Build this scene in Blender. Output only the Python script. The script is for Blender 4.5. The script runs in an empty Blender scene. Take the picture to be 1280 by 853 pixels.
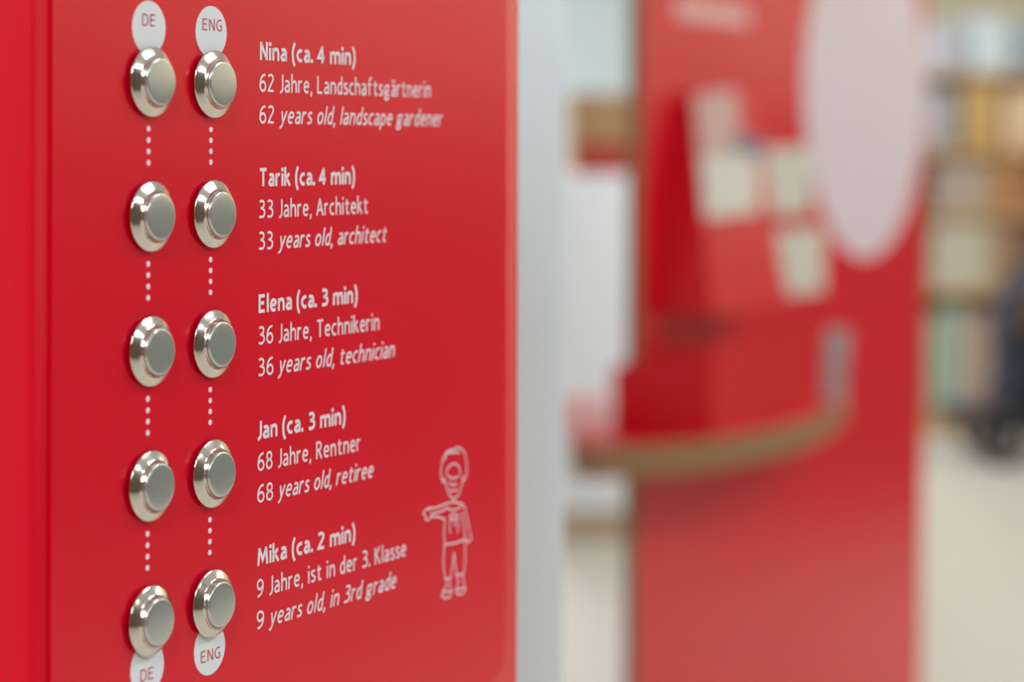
import bpy, bmesh, math
from mathutils import Vector, Matrix

# ------------------------------------------------------------------ camera, world, light
C = bpy.context.scene.collection
SC = bpy.context.scene
F = 3022.0                # focal length in pixels of the 1280-wide frame (85 mm)
HX, HY = 640.0, 180.0     # principal point (rising/falling lens)
CAMZ = 1.30
ROLL = 0.0026
cam_d = bpy.data.cameras.new('camera')
cam = bpy.data.objects.new('camera', cam_d); C.objects.link(cam)
cam_d.sensor_width = 36.0
cam_d.lens = 36.0 * F / 1280.0
cam_d.shift_y = (HY - 426.5) / 1280.0
cam_d.clip_start = 0.05; cam_d.clip_end = 100
cr, sr = math.cos(ROLL), math.sin(ROLL)
cam.matrix_world = Matrix(((cr, -sr, 0, 0), (0, 0, -1, 0), (sr, cr, 0, CAMZ), (0, 0, 0, 1)))
cam_d.dof.use_dof = True
cam_d.dof.focus_distance = 0.911
cam_d.dof.aperture_fstop = 5.7
SC.camera = cam

SC.view_settings.view_transform = 'Standard'
SC.view_settings.look = 'None'
SC.view_settings.gamma = 1.0
SC.view_settings.exposure = -0.06
SC.view_settings.use_curve_mapping = False

W = bpy.data.worlds.new('world'); SC.world = W
W.use_nodes = True
W.node_tree.nodes['Background'].inputs[0].default_value = (1.0, 0.96, 0.90, 1)
W.node_tree.nodes['Background'].inputs[1].default_value = 0.45

def area(name, loc, size, power, rot=(0, 0, 0), col=(1, 0.97, 0.93)):
    l = bpy.data.lights.new(name, 'AREA'); l.shape = 'RECTANGLE'
    l.size, l.size_y = size; l.energy = power; l.color = col
    o = bpy.data.objects.new(name, l); C.objects.link(o)
    o.location = loc; o.rotation_euler = rot
    return o
COOL = (0.90, 0.96, 1.0)
area('unseen_lamp', (-2.0, -1.7, 3.1), (0.3, 1.6), 84, col=COOL)  # added behind left to brighten the pillar's end face only
area('unseen_lamp', (-0.2, -1.9, 3.1), (0.3, 1.6), 56, col=COOL)
area('unseen_lamp', (2.2, 1.5, 3.1), (0.11, 1.2), 50, col=COOL)
area('unseen_lamp', (3.3, -0.7, 3.1), (0.12, 0.7), 34, col=COOL)  # added to put a bright glint on the button bezels
area('unseen_lamp', (4.4, 4.6, 3.1), (0.3, 2.4), 62, col=(1, 0.94, 0.85))  # added to brighten the floor that the red faces mirror
area('unseen_lamp', (1.2, 6.2, 3.1), (0.3, 2.4), 48, col=COOL)
area('unseen_lamp', (-0.4, 10.6, 3.1), (0.5, 2.4), 155, col=COOL)  # added to brighten the back wall and the gap
area('unseen_lamp', (2.7, 8.4, 3.1), (0.5, 2.4), 44, col=(1, 0.90, 0.76))  # unseen; tinted to warm the bookcase and the wall above it

# ------------------------------------------------------------------ helpers
def ray(px, py):
    cx, cy = (px - HX) / F, (HY - py) / F
    return Vector((cx * cr - cy * sr, 1.0, cx * sr + cy * cr))
def at(px, py, Y):
    r = ray(px, py)
    return Vector((r.x * Y, Y, CAMZ + r.z * Y))

def srgb(r, g, b):
    f = lambda c: (c / 255 / 12.92) if c / 255 <= 0.04045 else ((c / 255 + 0.055) / 1.055) ** 2.4
    return (f(r), f(g), f(b), 1)

def mat(name, rgb, rough=0.5, metal=0.0, vary=0.0, scale=40, bump=0.0, spec=0.5, bscale=None):
    m = bpy.data.materials.new(name); m.use_nodes = True
    nt = m.node_tree; b = nt.nodes['Principled BSDF']
    b.inputs['Base Color'].default_value = srgb(*rgb)
    b.inputs['Roughness'].default_value = rough
    b.inputs['Metallic'].default_value = metal
    b.inputs['Specular IOR Level'].default_value = spec
    if vary or bump:
        tc = nt.nodes.new('ShaderNodeTexCoord')
        nz = nt.nodes.new('ShaderNodeTexNoise'); nz.inputs['Scale'].default_value = scale
        nz.inputs['Detail'].default_value = 4
        nt.links.new(tc.outputs['Object'], nz.inputs['Vector'])
        if vary:
            mx = nt.nodes.new('ShaderNodeMix'); mx.data_type = 'RGBA'
            c = srgb(*rgb)
            mx.inputs[6].default_value = tuple(x * (1 - vary) for x in c[:3]) + (1,)
            mx.inputs[7].default_value = tuple(min(1, x * (1 + vary)) for x in c[:3]) + (1,)
            nt.links.new(nz.outputs['Fac'], mx.inputs[0])
            nt.links.new(mx.outputs[2], b.inputs['Base Color'])
        if bump:
            n2 = nt.nodes.new('ShaderNodeTexNoise'); n2.inputs['Scale'].default_value = bscale or scale
            n2.inputs['Detail'].default_value = 3
            nt.links.new(tc.outputs['Object'], n2.inputs['Vector'])
            bp = nt.nodes.new('ShaderNodeBump'); bp.inputs['Strength'].default_value = bump
            bp.inputs['Distance'].default_value = 0.001
            nt.links.new(n2.outputs['Fac'], bp.inputs['Height'])
            nt.links.new(bp.outputs['Normal'], b.inputs['Normal'])
    return m

def wood(name, a, b_, scale=6, rough=0.5, axis=0):
    m = bpy.data.materials.new(name); m.use_nodes = True
    nt = m.node_tree; b = nt.nodes['Principled BSDF']; b.inputs['Roughness'].default_value = rough
    tc = nt.nodes.new('ShaderNodeTexCoord'); mp = nt.nodes.new('ShaderNodeMapping')
    s = [scale * 8] * 3; s[axis] = scale
    mp.inputs['Scale'].default_value = s
    nz = nt.nodes.new('ShaderNodeTexNoise'); nz.inputs['Scale'].default_value = 1; nz.inputs['Detail'].default_value = 5
    mx = nt.nodes.new('ShaderNodeMix'); mx.data_type = 'RGBA'
    mx.inputs[6].default_value = srgb(*a); mx.inputs[7].default_value = srgb(*b_)
    nt.links.new(tc.outputs['Object'], mp.inputs['Vector']); nt.links.new(mp.outputs['Vector'], nz.inputs['Vector'])
    nt.links.new(nz.outputs['Fac'], mx.inputs[0]); nt.links.new(mx.outputs[2], b.inputs['Base Color'])
    return m

def finish(bm, sharp=38):
    bmesh.ops.recalc_face_normals(bm, faces=bm.faces)
    lim = math.radians(sharp)
    for f in bm.faces: f.smooth = True
    for e in bm.edges:
        if len(e.link_faces) == 2 and e.calc_face_angle(0) > lim: e.smooth = False
def obj(name, bm, m, parent=None, label=None, fin=True, world=False):
    if fin: finish(bm)
    if world and parent is not None:
        bm.transform(parent.matrix_world.inverted())
    me = bpy.data.meshes.new(name); bm.to_mesh(me); bm.free()
    me.materials.append(m)
    o = bpy.data.objects.new(name, me); C.objects.link(o)
    if parent is not None: o.parent = parent
    if label: o['label'] = label
    return o
def tag(o, label, cat, group=None, kind=None):
    if kind: o['kind'] = kind
    if label: o['label'] = label
    if cat: o['category'] = cat
    if group: o['group'] = group
    return o
def thing(name, label, cat, loc=(0, 0, 0), rz=0, group=None):
    o = bpy.data.objects.new(name, None); C.objects.link(o)
    o.empty_display_size = 0.1
    o.matrix_world = Matrix.Translation(loc) @ Matrix.Rotation(rz, 4, 'Z')
    return tag(o, label, cat, group)
def box(bm, x0, x1, y0, y1, z0, z1, bev=0.0, seg=2):
    g = bmesh.ops.create_cube(bm, size=1)['verts']
    for v in g:
        v.co = Vector(((x0 + x1) / 2 + v.co.x * (x1 - x0), (y0 + y1) / 2 + v.co.y * (y1 - y0), (z0 + z1) / 2 + v.co.z * (z1 - z0)))
    if bev:
        es = list({e for v in g for e in v.link_edges})
        bmesh.ops.bevel(bm, geom=es, offset=bev, segments=seg, affect='EDGES', profile=0.5)
    return bm
def boxo(x0, x1, y0, y1, z0, z1, bev=0.0, seg=2):
    return box(bmesh.new(), x0, x1, y0, y1, z0, z1, bev, seg)
def hexa(bm, lo, hi):
    """solid from 4 bottom and 4 top points in the same order"""
    a = [bm.verts.new(p) for p in lo]; b = [bm.verts.new(p) for p in hi]; n = len(lo)
    bm.faces.new(a); bm.faces.new(b)
    for i in range(n): bm.faces.new((a[i], a[(i + 1) % n], b[(i + 1) % n], b[i]))
    return bm
def tube(bm, pts, r, seg=10, caps=True):
    pts = [Vector(p) for p in pts]; rings = []
    for i, p in enumerate(pts):
        t = (pts[min(i + 1, len(pts) - 1)] - pts[max(i - 1, 0)]).normalized()
        a = t.cross(Vector((0, 0, 1)))
        if a.length < 1e-3: a = t.cross(Vector((1, 0, 0)))
        a.normalize(); b = a.cross(t)
        rings.append([bm.verts.new(p + r * (math.cos(q) * a + math.sin(q) * b)) for q in [2 * math.pi * k / seg for k in range(seg)]])
    for r0, r1 in zip(rings, rings[1:]):
        for k in range(seg): bm.faces.new((r0[k], r0[(k + 1) % seg], r1[(k + 1) % seg], r1[k]))
    if caps: bm.faces.new(rings[0]); bm.faces.new(rings[-1])
    return bm
def lathe(bm, prof, seg=72, M=None):
    """profile (r, h) spun about the local -Y axis (out of the panel)"""
    rows = []
    for r, h in prof:
        if r < 1e-7: rows.append([bm.verts.new((0, -h, 0))])
        else: rows.append([bm.verts.new((r * math.cos(2 * math.pi * k / seg), -h, r * math.sin(2 * math.pi * k / seg))) for k in range(seg)])
    for a, b in zip(rows, rows[1:]):
        for k in range(seg):
            j = (k + 1) % seg
            if len(a) == 1: bm.faces.new((a[0], b[k], b[j]))
            elif len(b) == 1: bm.faces.new((a[k], a[j], b[0]))
            else: bm.faces.new((a[k], a[j], b[j], b[k]))
    if M is not None: bm.transform(M)
    return bm
def disc(bm, u, z, r, h, t=0.00025, seg=64):
    """thin disc lying on a face, proud by t; local x = u, up = z, outwards = -y"""
    lo = [(u + r * math.cos(2 * math.pi * k / seg), -h, z + r * math.sin(2 * math.pi * k / seg)) for k in range(seg)]
    hexa(bm, lo, [(a, -h - t, c) for a, b, c in lo])
    return bm
def rrect(u0, u1, z0, z1, r, seg=8):
    out = []
    for cx, cz, a0 in ((u1 - r, z1 - r, 0), (u0 + r, z1 - r, 90), (u0 + r, z0 + r, 180), (u1 - r, z0 + r, 270)):
        for k in range(seg + 1):
            a = math.radians(a0 + 90 * k / seg); out.append((cx + r * math.cos(a), cz + r * math.sin(a)))
    return out
def sheet(bm, outline, h0, h1, bev=0.0):
    hexa(bm, [(u, -h0, z) for u, z in outline], [(u, -h1, z) for u, z in outline])
    return bm
def ribbon(bm, pts, w, h):
    """flat printed stroke through (u, z) points"""
    pts = [Vector((p[0], p[1])) for p in pts]
    for a, b in zip(pts, pts[1:]):
        d = b - a
        if d.length < 1e-7: continue
        n = Vector((-d.y, d.x)).normalized() * w / 2
        bm.faces.new([bm.verts.new((p.x, -h, p.y)) for p in (a - n, b - n, b + n, a + n)])
    for p in pts:
        bm.faces.new([bm.verts.new((p.x + w / 2 * math.cos(q), -h, p.y + w / 2 * math.sin(q))) for q in [2 * math.pi * k / 12 for k in range(12)]])

# ------------------------------------------------------------------ materials
RED = mat('red_lacquer', (226, 0, 38), rough=0.22, vary=0.03, scale=14, bump=0.03, bscale=1400, spec=0.6)
RED_FLAT = mat('red_board', (221, 3, 36), rough=0.27, vary=0.03, scale=6, spec=0.6)
RED_DEEP = mat('red_box', (212, 0, 26), rough=0.34, spec=0.4)
WHITE_PRINT = mat('white_print', (246, 234, 242), rough=0.5)
PINK_PRINT = mat('worn_white_print', (238, 190, 190), rough=0.5)
STICKER = mat('sticker_white', (232, 236, 240), rough=0.45)
RED_PRINT = mat('red_print', (214, 60, 78), rough=0.5)
CHROME = mat('nickel', (222, 216, 205), rough=0.13, metal=1.0)
SATIN = mat('satin_steel', (206, 210, 205), rough=0.2, metal=0.75, bump=0.02, bscale=500)
SEAL = mat('seal_rubber', (30, 10, 12), rough=0.6)
GREY_PAINT = mat('pale_grey_paint', (228, 250, 253), rough=0.5, vary=0.02, scale=5)
WHITE_PAINT = mat('white_paint', (232, 238, 242), rough=0.45, vary=0.02, scale=4)
CREAM_PAPER = mat('cream_paper', (214, 214, 205), rough=0.6)
EMBLEM = mat('emblem_white', (228, 214, 224), rough=0.5)
MDF = wood('fibreboard_edge', (128, 92, 62), (166, 128, 88), scale=10)
OAK = wood('oak_veneer', (200, 160, 108), (216, 180, 128), scale=5)
FLOOR = mat('floor_vinyl', (194, 189, 178), rough=0.35, vary=0.05, scale=3)
WALLM = mat('wall_plaster', (230, 222, 198), rough=0.8, vary=0.02, scale=3)
DARKWALL = mat('taupe_wall', (108, 97, 84), rough=0.8, vary=0.1, scale=2)
DADO = mat('grey_green_dado', (92, 96, 93), rough=0.6, vary=0.05, scale=2)

# ------------------------------------------------------------------ the setting
def struct(name, bm, m, parent=None):
    o = obj(name, bm, m, parent)
    if parent is None: o['kind'] = 'structure'
    return o
struct('floor', boxo(-7, 7, -4, 14, -0.1, 0), FLOOR)
struct('wall_back', boxo(-7, 3.2, 14, 14.15, 0, 3.4), WALLM)
struct('wall_right', boxo(5.6, 5.75, 0, 6, 0, 3.4), WALLM)
struct('wall_added_far', boxo(3.2, 3.35, 6.15, 14.15, 0, 3.4), WALLM)  # added out of view; sets where floor glare starts on the far board
struct('wall_added_jog', boxo(3.2, 5.75, 6, 6.15, 0, 3.4), WALLM)  # closes the step to the added far wall, out of view
struct('wall_added_rear', boxo(4.0, 4.15, -4, 0, 0, 3.4), DARKWALL)  # added out of view to give the bezels a dark brown reflection
struct('trim_right', boxo(5.57, 5.6, 0, 6, 0, 1.42), DADO)
struct('trim_added_far', boxo(3.17, 3.2, 6.15, 14, 0, 1.42), DADO)  # dark band on the added wall, holds back glare on the far board
struct('wall_front', boxo(-7, 4.15, -4.15, -4, 0, 3.4), DARKWALL)

a, b = at(655, 118, 13.9), at(792, -60, 13.9)
wb = thing('backdrop', 'pale bluish whiteboard standing in for a bright window high on the back wall in the gap', 'backdrop', ((a.x + b.x) / 2, 14.0, a.z)); ww, wh = (b.x - a.x) / 2, b.z - a.z  # flat board added for the pale blue brightness of a window
obj('surface', boxo(-ww, ww, -0.014, -0.001, 0.01, wh - 0.01), mat('pale_backdrop', (206, 222, 226), rough=0.3), wb)
for f0 in ((-ww - 0.02, -ww, 0, wh), (ww, ww + 0.02, 0, wh), (-ww, ww, -0.02, 0.01), (-ww, ww, wh - 0.01, wh + 0.02)):
    obj('frame_bar', boxo(f0[0], f0[1], -0.022, -0.001, f0[2], f0[3], 0.002), SATIN, wb)

# ------------------------------------------------------------------ near red pillar
S = 0.048                                   # spacing of the button rows
VPX = 2310.0
THETA = math.atan((VPX - HX) / F)
Y0 = F * S / 168.5
P0 = Vector((Y0 * (185.5 - HX) / F, Y0, 0))
pillar = thing('information_pillar', 'glossy red information pillar with two columns of metal push buttons and white captions, nearest the viewer', 'information pillar', P0, math.pi / 2 - THETA)
INV = pillar.matrix_world.inverted()
def face_pt(px, py, h=0.0, root_inv=None):
    """where the line of sight meets the face plane lying h outside y=0, as local (u, z)"""
    iv = root_inv or INV
    o = iv @ Vector((0, 0, CAMZ)); d = (iv.to_3x3() @ ray(px, py))
    t = (-h - o.y) / d.y
    p = o + t * d
    return p.x, p.z
U_L = face_pt(40, HY)[0]; U_R = face_pt(650, HY)[0]
TOP = CAMZ + 0.30
obj('body', boxo(U_L, U_R, 0.0, 0.30, 0.0, TOP, 0.0025, 3), RED, pillar)
PLT = 0.0016                                # thickness of the glued front plate
pu0 = face_pt(66, HY, PLT)[0]; pu1 = face_pt(633, HY, PLT)[0]
pz0 = face_pt(612, 852, PLT)[1]
bm = bmesh.new(); sheet(bm, rrect(pu0, pu1, pz0, TOP - 0.02, 0.012), -0.0005, PLT)
es = [e for e in bm.edges if all(abs(v.co.y + PLT) < 1e-6 for v in e.verts)]
bmesh.ops.bevel(bm, geom=es, offset=0.0007, segments=2, affect='EDGES')
plate = obj('front_plate', bm, RED, pillar)

H = PLT + 0.00012
def zrow(v): return CAMZ + v * S * 1.0
U_DE = face_pt(185.5, HY, PLT)[0]; U_EN = face_pt(263.4, HY, PLT)[0]
# dotted lines between the buttons
first = None
for U, nm in ((U_DE, 0), (U_EN, 1)):
    for g in range(4):
        bm = bmesh.new()
        for k in range(4):
            disc(bm, U, zrow(0.105 - 0.0838 * k - g * 0.9995), 0.00102, PLT - 0.0001, 0.00025, 20)
        obj('dotted_line', bm, WHITE_PRINT, plate, 'short vertical line of four white dots')

# captions: a condensed humanist stroke alphabet, cap height 1
def crv(pts, n=5):
    out = []; p = [pts[0]] + list(pts) + [pts[-1]]
    for a, b, c, d in zip(p, p[1:], p[2:], p[3:]):
        for k in range(n):
            t = k / n
            out.append(tuple(0.5 * (2 * b[i] + (c[i] - a[i]) * t + (2 * a[i] - 5 * b[i] + 4 * c[i] - d[i]) * t * t + (3 * b[i] - a[i] - 3 * c[i] + d[i]) * t ** 3) for i in (0, 1)))
    return out + [pts[-1]]
def ell(cx, cy, rx, ry, n=24): return [(cx + rx * math.cos(2 * math.pi * k / n), cy + ry * math.sin(2 * math.pi * k / n)) for k in range(n + 1)]
def arch(x0, x1): return crv([(x0, .47), (x0 + .09, .60), (x0 + .20, .645), (x1 - .035, .58), (x1, .43)]) + [(x1, 0)]
G6 = [(.40,.935),(.25,.90),(.12,.72),(.06,.42),(.09,.17),(.22,.055),(.36,.12),(.41,.31),(.35,.50),(.23,.56),(.10,.44)]
A_ = [crv([(.07,.60),(.19,.645),(.31,.60),(.36,.45)]) + [(.36,0)], crv([(.36,.385),(.18,.365),(.065,.21),(.11,.075),(.23,.06),(.36,.18)])]
GL = {
 'a': A_, 'ä': A_ + [('dot', .12, .90), ('dot', .31, .90)],
 'c': [crv([(.37,.605),(.27,.645),(.14,.57),(.06,.35),(.14,.12),(.27,.055),(.37,.09)])],
 'd': [crv([(.37,.55),(.25,.645),(.13,.57),(.06,.34),(.12,.11),(.22,.055),(.37,.18)]), [(.37,1.05),(.37,0)]],
 'e': [[(.08,.36),(.395,.36)], crv([(.395,.36),(.37,.56),(.24,.645),(.12,.57),(.06,.34),(.12,.12),(.25,.055),(.38,.10)])],
 'f': [crv([(.34,1.0),(.25,1.02),(.17,.94),(.15,.80)]) + [(.15,0)], [(.02,.64),(.31,.64)]],
 'g': [ell(.21,.44,.15,.195), crv([(.12,.28),(.075,.18),(.16,.11),(.30,.08),(.37,-.03),(.30,-.17),(.18,-.21),(.06,-.15),(.06,-.04),(.15,.08)]), [(.30,.60),(.44,.64)]],
 'h': [[(.06,1.05),(.06,0)], arch(.06,.39)], 'i': [[(.06,.70),(.06,0)], ('dot', .06, .93)],
 'k': [[(.06,1.05),(.06,0)], [(.07,.33),(.35,.70)], [(.15,.43),(.40,0)]], 'l': [[(.06,1.05),(.06,0)]],
 'm': [[(.06,.70),(.06,0)], arch(.06,.37), arch(.37,.68)], 'n': [[(.06,.70),(.06,0)], arch(.06,.39)],
 'o': [ell(.24,.35,.18,.295)],
 'p': [[(.06,.70),(.06,-.27)], crv([(.06,.50),(.18,.64),(.32,.57),(.38,.35),(.31,.12),(.18,.055),(.06,.14)])],
 'r': [[(.06,.70),(.06,0)], crv([(.06,.44),(.12,.58),(.20,.64),(.30,.635)])],
 's': [crv([(.32,.60),(.20,.645),(.09,.58),(.10,.45),(.21,.35),(.33,.25),(.31,.11),(.19,.055),(.05,.09)])],
 't': [[(.13,.86),(.13,.22)] + crv([(.13,.22),(.15,.10),(.22,.055),(.32,.08)]), [(.01,.64),(.31,.64)]],
 'y': [[(.04,.70),(.21,.05)], [(.39,.70),(.21,.04)] + crv([(.21,.04),(.15,-.14),(.03,-.23)])],
 'N': [[(.07,0),(.07,1)], [(.07,.97),(.46,.03)], [(.46,0),(.46,1)]],
 'J': [[(.20,1),(.20,.25)] + crv([(.20,.25),(.16,.09),(.0,-.02)])],
 'L': [[(.07,1),(.07,.06),(.41,.06)]], 'A': [[(.03,0),(.26,.97)], [(.26,.97),(.49,0)], [(.13,.32),(.40,.32)]],
 'T': [[(.0,.94),(.46,.94)], [(.23,.94),(.23,0)]],
 'E': [[(.41,.94),(.07,.94),(.07,.06),(.41,.06)], [(.07,.53),(.37,.53)]],
 'R': [[(.07,0),(.07,.94)] + crv([(.07,.94),(.24,.94),(.37,.86),(.39,.72),(.34,.57),(.20,.50),(.07,.49)]), [(.22,.49),(.44,0)]],
 'M': [[(.05,0),(.12,.97)], [(.12,.97),(.34,.25),(.56,.97)], [(.56,.97),(.63,0)]],
 'K': [[(.07,1),(.07,0)], [(.08,.48),(.41,1)], [(.17,.58),(.45,0)]],
 'D': [[(.07,0),(.07,.94)] + crv([(.07,.94),(.27,.93),(.43,.76),(.46,.5),(.43,.22),(.27,.07),(.07,.06)])],
 'G': [crv([(.45,.89),(.33,.945),(.18,.87),(.07,.62),(.07,.38),(.16,.13),(.32,.055),(.45,.10)]) + [(.45,.46),(.31,.46)]],
 '6': [crv(G6)], '9': [crv([(.46 - x, 1 - y) for x, y in G6])],
 '2': [crv([(.05,.86),(.16,.945),(.30,.91),(.36,.77),(.31,.58),(.17,.33),(.06,.08)]) + [(.40,.06)]],
 '3': [crv([(.05,.90),(.19,.945),(.32,.86),(.31,.66),(.18,.54)]) + [(.11,.54)], crv([(.16,.54),(.33,.45),(.37,.27),(.30,.11),(.17,.055),(.03,.09)])],
 '4': [[(.30,0),(.30,.97)], [(.30,.97),(.04,.30),(.43,.30)]],
 '8': [ell(.22,.735,.145,.205), ell(.22,.29,.17,.235)],
 '(': [crv([(.20,1.06),(.09,.75),(.06,.40),(.09,.05),(.20,-.24)])], ')': [crv([(.0,1.06),(.11,.75),(.14,.40),(.11,.05),(.0,-.24)])],
 '.': [('dot', .07, .07)], ',': [[(.10,.10),(.04,-.17)]],
}
TIGHT = set('TAyrJft4(),.cks')
def put_text(dst, s, px0, px1, z, cap, h, bold=False, shear=0.0, wt=None):
    w = wt or (0.19 if bold else 0.13)
    paths, dots, pen = [], [], 0.0
    for ch in s:
        if ch == ' ': pen += 0.29; continue
        g = GL[ch]; xs = [p[0] for q in g if q[0] != 'dot' for p in q] + [q[1] for q in g if q[0] == 'dot']
        wide = (1.08 if bold else 1.0) * (1.12 if ch.isdigit() else 1.0)
        sb = (0.0 if ch in TIGHT else 0.02) if bold else (0.02 if ch in TIGHT else 0.042)
        ox = pen + sb + w / 2 - min(xs) * wide
        f = lambda x, y: (ox + x * wide + shear * y, (y * 0.95 + 0.025) if bold and 0.03 < y < 0.98 else y)
        for q in g:
            if q[0] == 'dot': dots.append(f(q[1], q[2]))
            else: paths.append([f(*p) for p in q])
        pen = ox + max(xs) * wide + w / 2 + sb
    ax = [p[0] for q in paths for p in q] + [d[0] for d in dots]
    u0 = face_pt(px0, HY, h)[0]; u1 = face_pt(px1, HY, h)[0]
    x0, x1 = min(ax), max(ax); W_ = w * cap
    k = (u1 - u0 - W_) / (x1 - x0)
    T = lambda p: (u0 + W_ / 2 + (p[0] - x0) * k, z + p[1] * cap)
    for q in paths: stroke(dst, [T(p) for p in q], W_, h)
    for d in dots:
        c = T(d); r = W_ * 0.62
        dst.faces.new([dst.verts.new((c[0] + r * math.cos(a), -h, c[1] + r * math.sin(a))) for a in [2 * math.pi * i / 16 for i in range(16)]])
def stroke(bm, pts, w, h):
    """one printed stroke with mitred bends and square ends"""
    pts = [Vector(p) for p in pts]
    pts = [p for i, p in enumerate(pts) if i == 0 or (p - pts[i - 1]).length > 1e-7]
    L, R = [], []
    for i, p in enumerate(pts):
        d0 = (p - pts[i - 1]).normalized() if i else (pts[1] - p).normalized()
        d1 = (pts[i + 1] - p).normalized() if i < len(pts) - 1 else d0
        n0, n1 = Vector((-d0.y, d0.x)), Vector((-d1.y, d1.x))
        m = n0 + n1; m = m.normalized() if m.length > 1e-4 else n0
        q = m * (w / 2) / max(0.45, m.dot(n0))
        L.append(bm.verts.new((p.x + q.x, -h, p.y + q.y))); R.append(bm.verts.new((p.x - q.x, -h, p.y - q.y)))
    for i in range(len(pts) - 1): bm.faces.new((R[i], R[i + 1], L[i + 1], L[i]))
CAPH = 0.1445 * S
groups = [
    (('Nina (ca. 4 min)', 324.6, 444.0), ('62 Jahre, Landschaftsgärtnerin', 324.2, 538.2), ('62', 324.2, 343.0, 'years old, landscape gardener', 348.6, 553.8)),
    (('Tarik (ca. 4 min)', 323.8, 443.8), ('33 Jahre, Architekt', 323.6, 460.5), ('33', 323.4, 341.7, 'years old, architect', 347.5, 484.4)),
    (('Elena (ca. 3 min)', 323.8, 447.3), ('36 Jahre, Technikerin', 323.4, 474.6), ('36', 323.2, 342.5, 'years old, technician', 347.4, 494.2)),
    (('Jan (ca. 3 min)', 322.0, 432.8), ('68 Jahre, Rentner', 323.0, 451.9), ('68', 322.8, 342.4, 'years old, retiree', 347.8, 467.9)),
    (('Mika (ca. 2 min)', 323.0, 445.4), ('9 Jahre, ist in der 3. Klasse', 322.4, 508.8), ('9', 322.4, 331.6, 'years old, in 3rd grade', 337.2, 496.9)),
]
for g, (a, b, c) in enumerate(groups):
    z = zrow(0.660 - g * 1.0015)
    bm = bmesh.new(); put_text(bm, a[0], a[1], a[2], z, CAPH, H, bold=True)
    obj('lettering', bm, WHITE_PRINT, plate, 'bold white caption line', fin=False)
    bm = bmesh.new(); put_text(bm, b[0], b[1], b[2], z - 0.2515 * S, CAPH, H)
    obj('lettering', bm, WHITE_PRINT, plate, 'upright white caption line in German', fin=False)
    bm = bmesh.new(); put_text(bm, c[0], c[1], c[2], z - 0.503 * S, CAPH, H)
    put_text(bm, c[3], c[4], c[5], z - 0.503 * S, CAPH, H, shear=0.19)
    obj('lettering', bm, WHITE_PRINT, plate, 'slanted white caption line in English', fin=False)

# line drawing of a standing boy
K = 3.876
strokes = [
    [(130,226),(121,200),(122,150),(132,105),(150,76),(172,68),(185,66),(200,55),(222,64),(238,88),(246,140),(246,186),(232,212)],
    [(140,118),(146,92),(160,80),(178,84),(196,78),(210,84)],
    [(148,190),(150,165),(166,142),(188,134),(206,146),(214,170),(216,190)],
    [(156,196),(172,206),(190,206),(206,196)],
    [(140,215),(146,240),(154,268),(166,294),(184,306),(204,290),(216,258),(228,215)],
    [(130,226),(128,212),(138,208),(142,220),(134,228)], [(224,206),(234,204),(234,216),(224,220)],
    [(160,228),(178,240),(198,232)], [(164,262),(180,270),(198,258)],
    [(182,306),(182,322)],
    [(150,328),(180,320),(222,328),(238,352),(248,400),(260,460),(268,500),(250,518),(238,500),(240,484)],
    [(150,328),(124,338),(96,350),(62,350),(42,362),(34,376),(46,386),(44,402),(60,410),(72,392),(110,394),(140,404)],
    [(62,350),(66,366)], [(72,392),(76,378),(100,372),(124,366),(150,350)],
    [(222,372),(230,420),(238,484)],
    [(150,350),(176,362),(206,352),(220,340)],
    [(164,388),(184,378),(204,386),(196,404),(172,404),(164,388)], [(166,404),(164,440),(166,470)], [(186,404),(190,440)], [(204,400),(206,440),(202,468)],
    [(140,404),(136,460),(138,528),(190,520),(238,502)],
    [(138,528),(132,600),(136,660),(142,694),(168,690)],
    [(238,516),(238,600),(232,668),(196,676)],
    [(184,566),(178,620),(168,690)], [(184,566),(190,620),(198,676)],
    [(146,694),(150,722),(132,752),(124,776),(140,788),(166,782),(172,756),(164,722),(166,692)], [(132,756),(168,756)],
    [(198,678),(206,708),(192,748),(200,768),(226,766),(240,744),(232,714),(226,674)], [(198,744),(236,738)],
]
bm = bmesh.new()
for st in strokes:
    ribbon(bm, [face_pt(520 + x / K, 545 + y / K, H) for x, y in st], 0.00068, H)
obj('boy_drawing', bm, WHITE_PRINT, plate, 'white line drawing of a standing boy pointing', fin=False)

# round stickers DE / ENG
for px, U, word, side in ((186.4, U_DE, 'DE', 0), (264.5, U_EN, 'ENG', 1)):
    for zc, dz in ((zrow(0.853), 0.0005), (zrow(-3.885), -0.0044)):
        st = obj('round_sticker', disc(bmesh.new(), U, zc, 0.2 * S, PLT - 0.0001, 0.00027), STICKER, pillar, 'white round language sticker reading ' + word)
        bm = bmesh.new()
        w = 8.2 if side == 0 else 12.0
        off = -0.6 if side == 0 else 0.6
        cpx = px
        put_text(bm, word, cpx + off - w, cpx + off + w, zc + dz, 0.0044, PLT + 0.0003, wt=0.115)
        obj('lettering', bm, RED_PRINT, st, 'red letters', fin=False)

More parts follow.
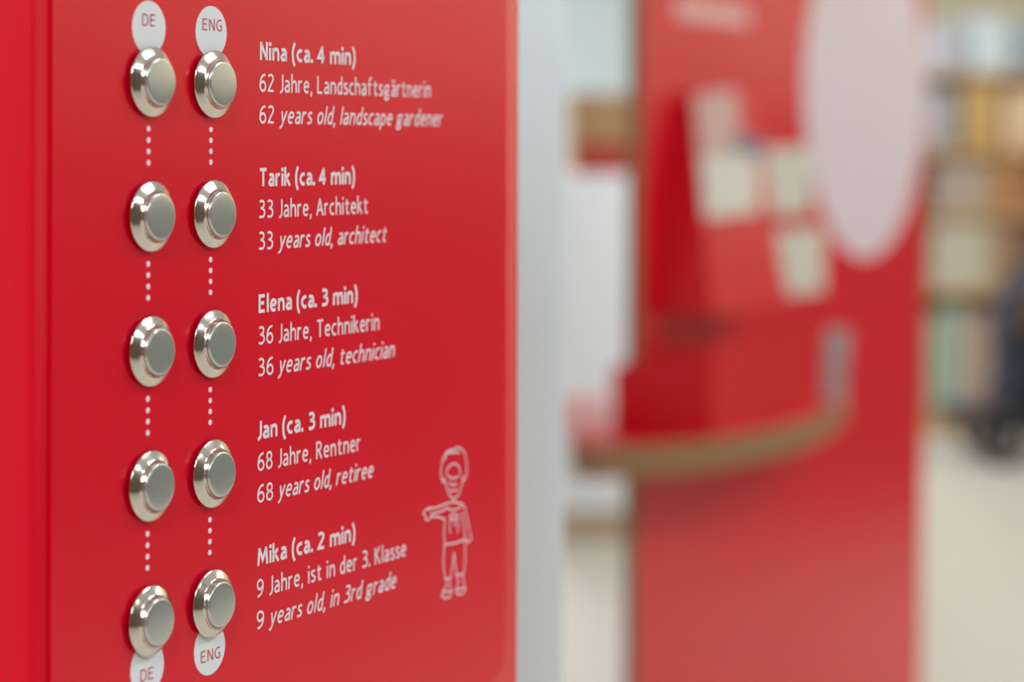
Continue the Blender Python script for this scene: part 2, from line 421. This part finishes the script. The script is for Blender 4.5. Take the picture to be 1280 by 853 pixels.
# push buttons
mm = 0.001
def P(l): return [(r * mm, h * mm) for r, h in l]
bez = lathe(bmesh.new(), P([(10.4,1.3),(12.1,1.3),(12.4,1.45),(12.5,1.6),(12.5,1.9),(12.35,2.1),(12.1,2.25),(9.75,3.62),(9.5,3.74),(9.3,3.95),(9.2,4.3),(9.12,4.7),(9.0,4.9),(8.8,4.92),(8.66,4.9),(8.66,1.5)]))
cap_ = lathe(bmesh.new(), P([(8.45,1.5),(8.5,5.1)] + [(8.5 - 0.9 * (1 - math.cos(t)), 5.1 + 0.85 * math.sin(t)) for t in [math.pi / 2 * k / 7 for k in range(1, 8)]] + [(6.5,6.01),(4.0,6.08),(2.0,6.11),(0,6.12)]))
seal = lathe(bmesh.new(), P([(10.2,-0.2),(10.6,0.2),(10.6,1.4),(9.0,1.4)]))
proto = None
GER = ('German', 'English')
for ci, U in enumerate((U_DE, U_EN)):
    for k in range(5):
        lab = 'silver metal push button of the %s column beside the %s caption' % (GER[ci], ('top', 'second', 'third', 'fourth', 'bottom')[k])
        if proto is None:
            b = obj('push_button', bez, CHROME, pillar, lab)
            c = obj('button_cap', cap_, SATIN, b, 'satin grey pressing cap'); s = obj('seal_ring', seal, SEAL, b, 'dark rubber seal')
            proto = (b, c, s)
        else:
            b = proto[0].copy(); C.objects.link(b); b.parent = pillar; b['label'] = lab
            for q in proto[1:]:
                c = q.copy(); C.objects.link(c); c.parent = b
        b.location = (U, -PLT, zrow(0.453 - k * 0.9967))

# ------------------------------------------------------------------ pale upright panel behind the pillar
YP = 1.75
x1 = at(706, HY, YP).x; x0 = at(560, HY, YP).x
up = thing('partition_panel', 'pale grey upright panel standing directly behind the near red pillar', 'panel', ((x0 + x1) / 2, YP + 0.02, 0))
hw = (x1 - x0) / 2
obj('board', boxo(-hw, hw, -0.02, 0.02, 0.03, 2.1, 0.002), GREY_PAINT, up)
for sx in (-1, 1):
    obj('foot', boxo(sx * hw * 0.7 - 0.02, sx * hw * 0.7 + 0.02, -0.15, 0.15, 0.0, 0.03, 0.004), GREY_PAINT, up)

# ------------------------------------------------------------------ the farther red display stand
YB = 4.2                                    # distance of the stand's near edge
KS = YB / 2.8
base = at(795.5, HY, YB); base.z = 0
stand = thing('exhibition_stand', 'tall red exhibition board with a large white disc and brown-edged shelf, behind the near pillar', 'exhibition stand', base, math.pi / 2 - THETA)
stand.matrix_world = Matrix.Translation(base) @ Matrix.Rotation(0.006, 4, 'Y') @ Matrix.Rotation(math.pi / 2 - THETA, 4, 'Z')
bpy.context.view_layer.update()
SINV = stand.matrix_world.inverted()
def bpt(px, py, h=0.0): return face_pt(px, py, h, SINV)
def endpt(px, py, u):
    """line of sight on the plane across the board at distance u along it: returns (outward h, z)"""
    o = SINV @ Vector((0, 0, CAMZ)); d = SINV.to_3x3() @ ray(px, py)
    t = (u - o.x) / d.x; p = o + t * d
    return -p.y, p.z
def onz(px, py, z):
    r = ray(px, py); t = (z - CAMZ) / r.z
    return Vector((r.x * t, t, z))
BW = bpt(1156, HY)[0]; BT = 0.024
obj('board', boxo(0.0008, BW - 0.0008, 0.0, BT, 0.004, 2.05), RED_FLAT, stand)
for ea, eb in ((-0.0012, 0.0008), (BW - 0.0008, BW + 0.0012)):
    obj('board_edge', boxo(ea, eb, -0.0004, BT + 0.0004, 0.004, 2.05), MDF, stand, 'raw brown board edge')
for uu in (0.16, BW - 0.16):
    obj('foot', boxo(uu - 0.03, uu + 0.03, -0.16, 0.18, 0.0, 0.012, 0.003), MDF, stand)
ul = bpt(1003, HY)[0]; ur = min(bpt(1157, HY)[0], BW - 0.003)
rr = (ur - ul) / 2; uc = (ul + ur) / 2
zc = bpt((1003 + 1157) / 2 + 10, 322)[1] + rr
obj('round_emblem', disc(bmesh.new(), uc, zc, rr, 0.0, 0.002, 96), EMBLEM, stand, 'large white disc on the red board')
# pale heading print
bm = bmesh.new()
a = bpt(845, 22); b = bpt(935, 34); c = bpt(845, -2)
sheet(bm, rrect(a[0], b[0], a[1], c[1], 0.006), 0.0, 0.001)
obj('heading_print', bm, PINK_PRINT, stand, 'pale worn heading print')
# wrap-around shelf
ZS = CAMZ - 0.33 * KS
top = [onz(px, py, ZS) for px, py in ((716,556),(745,558),(800,556),(850,553),(900,547),(960,536),(1000,527),(1028,515),(1044,505),(1050,497))]
far = [Vector((x * KS, y * KS, ZS)) for x, y in ((0.445, 3.20), (0.40, 3.28), (0.30, 3.15), (0.10, 2.86), (0.068, 2.82))]
bm = bmesh.new(); pl = top + far
hexa(bm, [p + Vector((0, 0, -0.036 * KS)) for p in pl], pl)
shelf = obj('shelf', bm, MDF, stand, 'brown fibreboard shelf wrapped round the board', world=True)
bm = bmesh.new(); cen = sum(pl, Vector()) / len(pl)
pl2 = [cen + (p - cen) * 0.995 for p in pl]
hexa(bm, pl2, [p + Vector((0, 0, 0.0015)) for p in pl2])
obj('shelf_surface', bm, RED_FLAT, shelf, 'red coated shelf top')
bpy.data.objects['shelf_surface'].data.transform(SINV)
# lower wedge-topped box
u0 = -0.03 * KS
hl, zl = endpt(765, 458, u0); hr, zr = endpt(890, 430, u0)
uo = bpt(1018, 500, hr)[0]
zb = ZS + 0.0015
bm = bmesh.new()
hexa(bm, [(u0, -hl, zb), (u0, -hr, zb), (uo, -hr, zb), (uo, -hl, zb)], [(u0, -hl, zl), (u0, -hr, zr), (uo, -hr, zr), (uo, -hl, zl)])
bmesh.ops.bevel(bm, geom=list(bm.edges), offset=0.002, segments=2, affect='EDGES')
obj('lower_box', bm, RED_DEEP, stand, 'low red box with sloping top')
# upper slanted housing
ub, ut = bpt(820, HY)[0], bpt(850, HY)[0]
hb, zb2 = endpt(890, 397, ub); ht, zt = endpt(868, 118, ut)
ue = bpt(962, 300, 0.5 * (hb + ht))[0]
bm = bmesh.new()
hexa(bm, [(ub, 0, zb2), (ub, -hb, zb2), (ue, -hb, zb2), (ue, 0, zb2)], [(ut, 0, zt), (ut, -ht, zt), (ue, -ht, zt), (ue, 0, zt)])
bmesh.ops.bevel(bm, geom=list(bm.edges), offset=0.002, segments=2, affect='EDGES')
hous = obj('upper_box', bm, RED_DEEP, stand, 'slanted red box fixed high on the board')
def on_slope(px, py):
    """hit on the sloping outer face of the upper box"""
    o = SINV @ Vector((0, 0, CAMZ)); d = SINV.to_3x3() @ ray(px, py)
    p0 = Vector((ub, -hb, zb2)); e1 = Vector((1, 0, 0)); e2 = Vector((0, -ht + hb, zt - zb2)); n = e1.cross(e2).normalized()
    t = (p0 - o).dot(n) / d.dot(n); return o + t * d, n
def slope_card(quad, m, name, label):
    pts = [on_slope(*q) for q in quad]; n = pts[0][1]
    if n.y > 0: n = -n
    bm = bmesh.new(); hexa(bm, [p + n * 0.0002 for p, _ in pts], [p + n * 0.004 for p, _ in pts])
    return obj(name, bm, m, hous, label)
slope_card(((866,118),(918,112),(924,190),(872,192)), mat('dusty_pink_card', (206, 168, 164), rough=0.6), 'printed_card', 'dusty pink printed card')
slope_card(((873,194),(946,190),(946,266),(880,274)), CREAM_PAPER, 'printed_card', 'cream printed card')
slope_card(((914,166),(950,176),(950,198),(918,192)), mat('blue_grey_card', (110, 118, 150), rough=0.5), 'printed_card', 'small blue-grey card')
def board_card(px0, px1, py0, py1, m, name, label, t=0.012):
    a = bpt(px0, py1); b = bpt(px1, py0)
    a2 = bpt(px0, py0)
    bm = bmesh.new(); sheet(bm, rrect(a[0], b[0], a[1], a2[1], 0.008), 0.0, t)
    return obj(name, bm, m, stand, label)
board_card(950, 1008, 184, 270, CREAM_PAPER, 'white_card', 'cream white card on the board beside the disc')
board_card(963, 1024, 288, 372, CREAM_PAPER, 'white_card', 'cream white card on the board below the disc')

# things on the shelf
zt_ = ZS + 0.0015
p = onz(736, 550, zt_)
bm = boxo(-0.036 * KS, 0.030 * KS, -0.03, 0.03, 0, 0.046 * KS, 0.004)
pk = obj('pink_box', bm, mat('pink_card', (244, 196, 194), rough=0.6)); pk.location = (p.x - 0.012, p.y + 0.05 * KS, zt_)
tag(pk, 'small pale pink box on the left end of the brown shelf', 'box')
p = onz(1043, 506, zt_)
ch = thing('card_holder', 'small grey upright card in a stand on the right end of the brown shelf', 'card holder', (p.x + 0.005, p.y + 0.05 * KS, zt_ + 0.0005), 0.4)
obj('foot', boxo(-0.02, 0.02, -0.02, 0.02, 0, 0.006, 0.002), PINK_PRINT, ch)
bm = boxo(-0.018 * KS, 0.018 * KS, -0.002, 0.002, 0.004, 0.092 * KS, 0.001); bm.transform(Matrix.Rotation(0.1, 4, 'Y'))
obj('card', bm, mat('grey_card', (166, 152, 152), rough=0.5), ch)

# ------------------------------------------------------------------ white cabinet in the gap
YC = 7.9
xa, xb = at(660, HY, YC).x, at(850, HY, YC).x
zt = at(740, 218, YC).z
cab = thing('cabinet', 'tall white cabinet seen in the gap left of the farther red board', 'cabinet', ((xa + xb) / 2, YC, 0)); w = (xb - xa) / 2
obj('body', boxo(-w, w, 0.02, 0.42, 0.09, zt, 0.004), WHITE_PAINT, cab)
obj('plinth', boxo(-w + 0.01, w - 0.01, 0.03, 0.40, 0.0, 0.09), mat('beige_plinth', (190, 168, 142), rough=0.6), cab, 'beige plinth')
d = obj('door', boxo(-w + 0.004, w - 0.004, 0.0, 0.018, 0.10, zt - 0.01, 0.003), WHITE_PAINT, cab)
h = bmesh.new(); hx = w - 0.05
tube(h, [(hx, -0.02, 0.72), (hx, -0.02, 0.86)], 0.006)
for hz in (0.74, 0.84): tube(h, [(hx, 0.0, hz), (hx, -0.02, hz)], 0.005)
obj('handle', h, SATIN, d, 'steel bar handle')
def lidded_box(name, label, cat, px0, px1, py0, py1, Y, depth, m, z=None, lidm=None, group=None):
    a = at(px0, py1, Y); b = at(px1, py0, Y); zz = a.z if z is None else z
    hh = b.z - a.z; ww = (b.x - a.x) / 2
    t = thing(name, label, cat, ((a.x + b.x) / 2, Y, zz), 0, group)
    obj('body', boxo(-ww, ww, 0, depth, 0, hh * 0.8, 0.003), m, t)
    obj('lid', boxo(-ww - 0.004, ww + 0.004, -0.004, depth + 0.004, hh * 0.72, hh, 0.003), lidm or m, t)
    return t, zz + hh
CARD = mat('cardboard', (176, 140, 102), rough=0.8, vary=0.05, scale=8)
REDBOX = mat('brick_red_card', (176, 56, 38), rough=0.6)
t, z2 = lidded_box('storage_box', 'brick red box lying on top of the white cabinet', 'box', 716, 800, 181, 218, YC + 0.08, 0.26, REDBOX, z=zt)
lidded_box('cardboard_box', 'tan cardboard box stacked on the brick red box above the white cabinet', 'box', 714, 795, 118, 181, YC + 0.08, 0.26, CARD, z=z2)

# ------------------------------------------------------------------ bookcase on the right
YK = 10.9
def kx(px): return at(px, HY, YK).x
def kz(py): return at(1220, py, YK).z
bx0, bx1 = kx(1105), kx(1400)
bc = thing('bookcase', 'light oak bookcase filled with boxes and books at the far right', 'bookcase', ((bx0 + bx1) / 2, YK, 0)); bw = (bx1 - bx0) / 2
levels = [kz(91), kz(188), kz(266), kz(362), kz(520)]
for sx in (-1, 1):
    obj('side_panel', boxo(sx * bw - (0.02 if sx > 0 else 0), sx * bw + (0.02 if sx < 0 else 0), 0, 0.32, 0, levels[0]), OAK, bc)
obj('back_panel', boxo(-bw + 0.02, bw - 0.02, 0.305, 0.32, 0, levels[0] - 0.02), OAK, bc)
for i, z in enumerate(levels):
    obj('shelf', boxo(-bw + (0.02 if i else -0.006), bw - (0.02 if i else -0.006), 0.0 if i else -0.006, 0.305, z - 0.022, z), OAK, bc)
obj('plinth', boxo(-bw + 0.02, bw - 0.02, 0.02, 0.305, 0, levels[4] - 0.022), OAK, bc)
def book(px0, px1, h, depth, level, rgb, label, group=None, name='book', cat='book'):
    xa, xb = kx(px0), kx(px1); w2 = (xb - xa) / 2 - 0.0015; z = levels[level] + 0.0005
    t = thing(name, label, cat, ((xa + xb) / 2, YK + 0.03, z), 0, group)
    m = mat('book_cloth', rgb, rough=0.6)
    bm = bmesh.new()
    box(bm, -w2, -w2 + 0.003, 0, depth, 0, h); box(bm, w2 - 0.003, w2, 0, depth, 0, h)
    box(bm, -w2 + 0.002, w2 - 0.002, -0.003, 0.002, 0, h)
    obj('cover', bm, m, t)
    obj('pages', boxo(-w2 + 0.003, w2 - 0.003, 0.002, depth - 0.004, 0.003, h - 0.004), CREAM_PAPER, t)
    return t
def kbox(px0, px1, py0, level, rgb, label, group=None):
    m = mat('box_card', rgb, rough=0.6)
    bz = at(px0, py0, YK + 0.03).z
    hh = bz - levels[level]
    a, b = kx(px0), kx(px1); ww = (b - a) / 2 - 0.004
    t = thing('storage_box', label, 'box', ((a + b) / 2, YK + 0.03, levels[level] + 0.0005), 0, group)
    obj('body', boxo(-ww + 0.003, ww - 0.003, 0, 0.25, 0, hh * 0.8, 0.003), m, t)
    obj('lid', boxo(-ww, ww, -0.004, 0.254, hh * 0.74, hh, 0.003), m, t)
kbox(1168, 1212, 28, 0, (188, 192, 206), 'grey-blue box standing on top of the oak bookcase beside the red board')
kbox(1213, 1268, 22, 0, (208, 226, 238), 'pale blue box standing on top of the oak bookcase, near the frame edge')
kbox(1270, 1330, 30, 0, (150, 170, 186), 'steel blue box on top of the oak bookcase, cut by the frame edge')
kbox(1150, 1200, 112, 1, (180, 176, 180), 'grey box on the top shelf of the oak bookcase')
kbox(1206, 1250, 104, 1, (208, 172, 112), 'golden tan box on the top shelf of the oak bookcase')
kbox(1254, 1310, 112, 1, (224, 194, 164), 'peach beige box on the top shelf of the oak bookcase')
rows = [
    (2, [(1170, (172,166,160), .20), (1182, (182,168,158), .22), (1196, (186,170,160), .21), (1209, (184,166,152), .22), (1224, (190,166,140), .20), (1240, (184,140,92), .23), (1256, (176,126,82), .22), (1272, (190,140,96), .22), (1288, None, 0)]),
    (3, [(1166, (206,198,180), .24), (1181, (200,194,182), .26), (1197, (210,202,186), .25), (1214, (204,196,178), .26), (1230, (196,180,156), .24), (1245, (170,140,106), .26), (1262, (150,122,98), .25), (1280, None, 0)]),
    (4, [(1164, (198,196,176), .30), (1177, (150,182,158), .33), (1195, (186,190,184), .36), (1210, (196,168,146), .30), (1226, (184,160,146), .32), (1242, (120,108,104), .30), (1260, None, 0)]),
]
names = {2: 'second', 3: 'third', 4: 'bottom'}
for lv, lst in rows:
    for (a, rgb, h), nxt in zip(lst, lst[1:]):
        book(a, nxt[0], h + {2: .022, 3: .055, 4: .15}[lv], 0.2, lv, rgb, 'blurred upright book on the %s shelf of the oak bookcase' % names[lv], 'books on the %s shelf of the bookcase' % names[lv])

# ------------------------------------------------------------------ pushchair in front of the bookcase
NAVY = mat('navy_fabric', (34, 40, 58), rough=0.8, vary=0.1, scale=30)
BLACKM = mat('black_frame', (28, 28, 32), rough=0.4)
TYRE = mat('black_tyre', (26, 25, 26), rough=0.7)
BLUEF = mat('blue_cushion', (52, 82, 122), rough=0.8)
YS = 10.0
sx0 = at(1243, HY, YS).x
pc = thing('pushchair', 'dark navy pushchair parked before the bookcase, cut by the frame edge', 'pushchair', (sx0, YS, 0))
def side(y):
    bm = bmesh.new()
    tube(bm, [(0.0, y, 0.10), (0.10, y, 0.34), (0.30, y, 0.62), (0.52, y, 0.95), (0.60, y, 1.02)], 0.013)
    tube(bm, [(0.56, y, 0.12), (0.34, y, 0.42), (0.16, y, 0.52)], 0.013)
    return bm
for y in (-0.22, 0.22): obj('side_frame', side(y), BLACKM, pc)
bm = bmesh.new(); tube(bm, [(0.60, -0.22, 1.02), (0.60, 0.22, 1.02)], 0.016); obj('handlebar', bm, BLACKM, pc)
bm = bmesh.new()
tube(bm, [(-0.18, -0.16, 0.20), (0.04, -0.21, 0.19)], 0.014); tube(bm, [(-0.18, 0.16, 0.20), (0.04, 0.21, 0.19)], 0.014)
box(bm, -0.22, -0.06, -0.17, 0.17, 0.185, 0.215, 0.006); obj('footrest', bm, NAVY, pc)
def prism(poly, y0, y1, bev=0.02):
    bm = bmesh.new(); hexa(bm, [(x, y0, z) for x, z in poly], [(x, y1, z) for x, z in poly])
    bmesh.ops.bevel(bm, geom=list(bm.edges), offset=bev, segments=2, affect='EDGES'); return bm
obj('seat', prism([(0.02, 0.36), (0.34, 0.34), (0.56, 0.84), (0.50, 0.86), (0.30, 0.44), (0.04, 0.44)], -0.19, 0.19, 0.008), NAVY, pc)
obj('cushion', prism([(0.07, 0.442), (0.30, 0.442), (0.46, 0.78), (0.42, 0.80), (0.27, 0.50), (0.08, 0.48)], -0.15, 0.15, 0.006), BLUEF, pc, 'blue padded cushion')
arc = [(0.42 + 0.40 * math.cos(a), 0.50 + 0.40 * math.sin(a)) for a in [math.radians(45 + 14 * k) for k in range(11)]]
arc2 = [(0.42 + 0.375 * math.cos(a), 0.50 + 0.375 * math.sin(a)) for a in [math.radians(185 - 14 * k) for k in range(11)]]
bm = bmesh.new(); hexa(bm, [(x, -0.21, z) for x, z in arc + arc2], [(x, 0.21, z) for x, z in arc + arc2]); obj('canopy', bm, NAVY, pc)
obj('foot_cover', prism([(0.0, 0.22), (0.30, 0.40), (0.30, 0.52), (0.06, 0.50)], -0.2, 0.2, 0.015), NAVY, pc)
obj('basket', prism([(0.10, 0.14), (0.46, 0.14), (0.50, 0.30), (0.08, 0.30)], -0.18, 0.18, 0.01), NAVY, pc)
for x, y in ((0.0, -0.24), (0.0, 0.24), (0.56, -0.24), (0.56, 0.24)):
    bm = lathe(bmesh.new(), [(0.062, -0.016), (0.092, -0.018), (0.1, -0.008), (0.1, 0.008), (0.092, 0.018), (0.062, 0.016), (0.062, -0.016)], 32)
    bm.transform(Matrix.Translation((x, y, 0.1)))
    wl = obj('wheel', bm, TYRE, pc)
    bm = bmesh.new(); lathe(bm, [(0, -0.02), (0.02, -0.02), (0.02, 0.02), (0, 0.02)], 16)
    for k in range(6):
        a = math.pi * k / 3; tube(bm, [(0, 0, 0), (0.063 * math.cos(a), 0, 0.063 * math.sin(a))], 0.005, 6)
    bm.transform(Matrix.Translation((x, y, 0.1))); obj('hub', bm, BLACKM, wl)
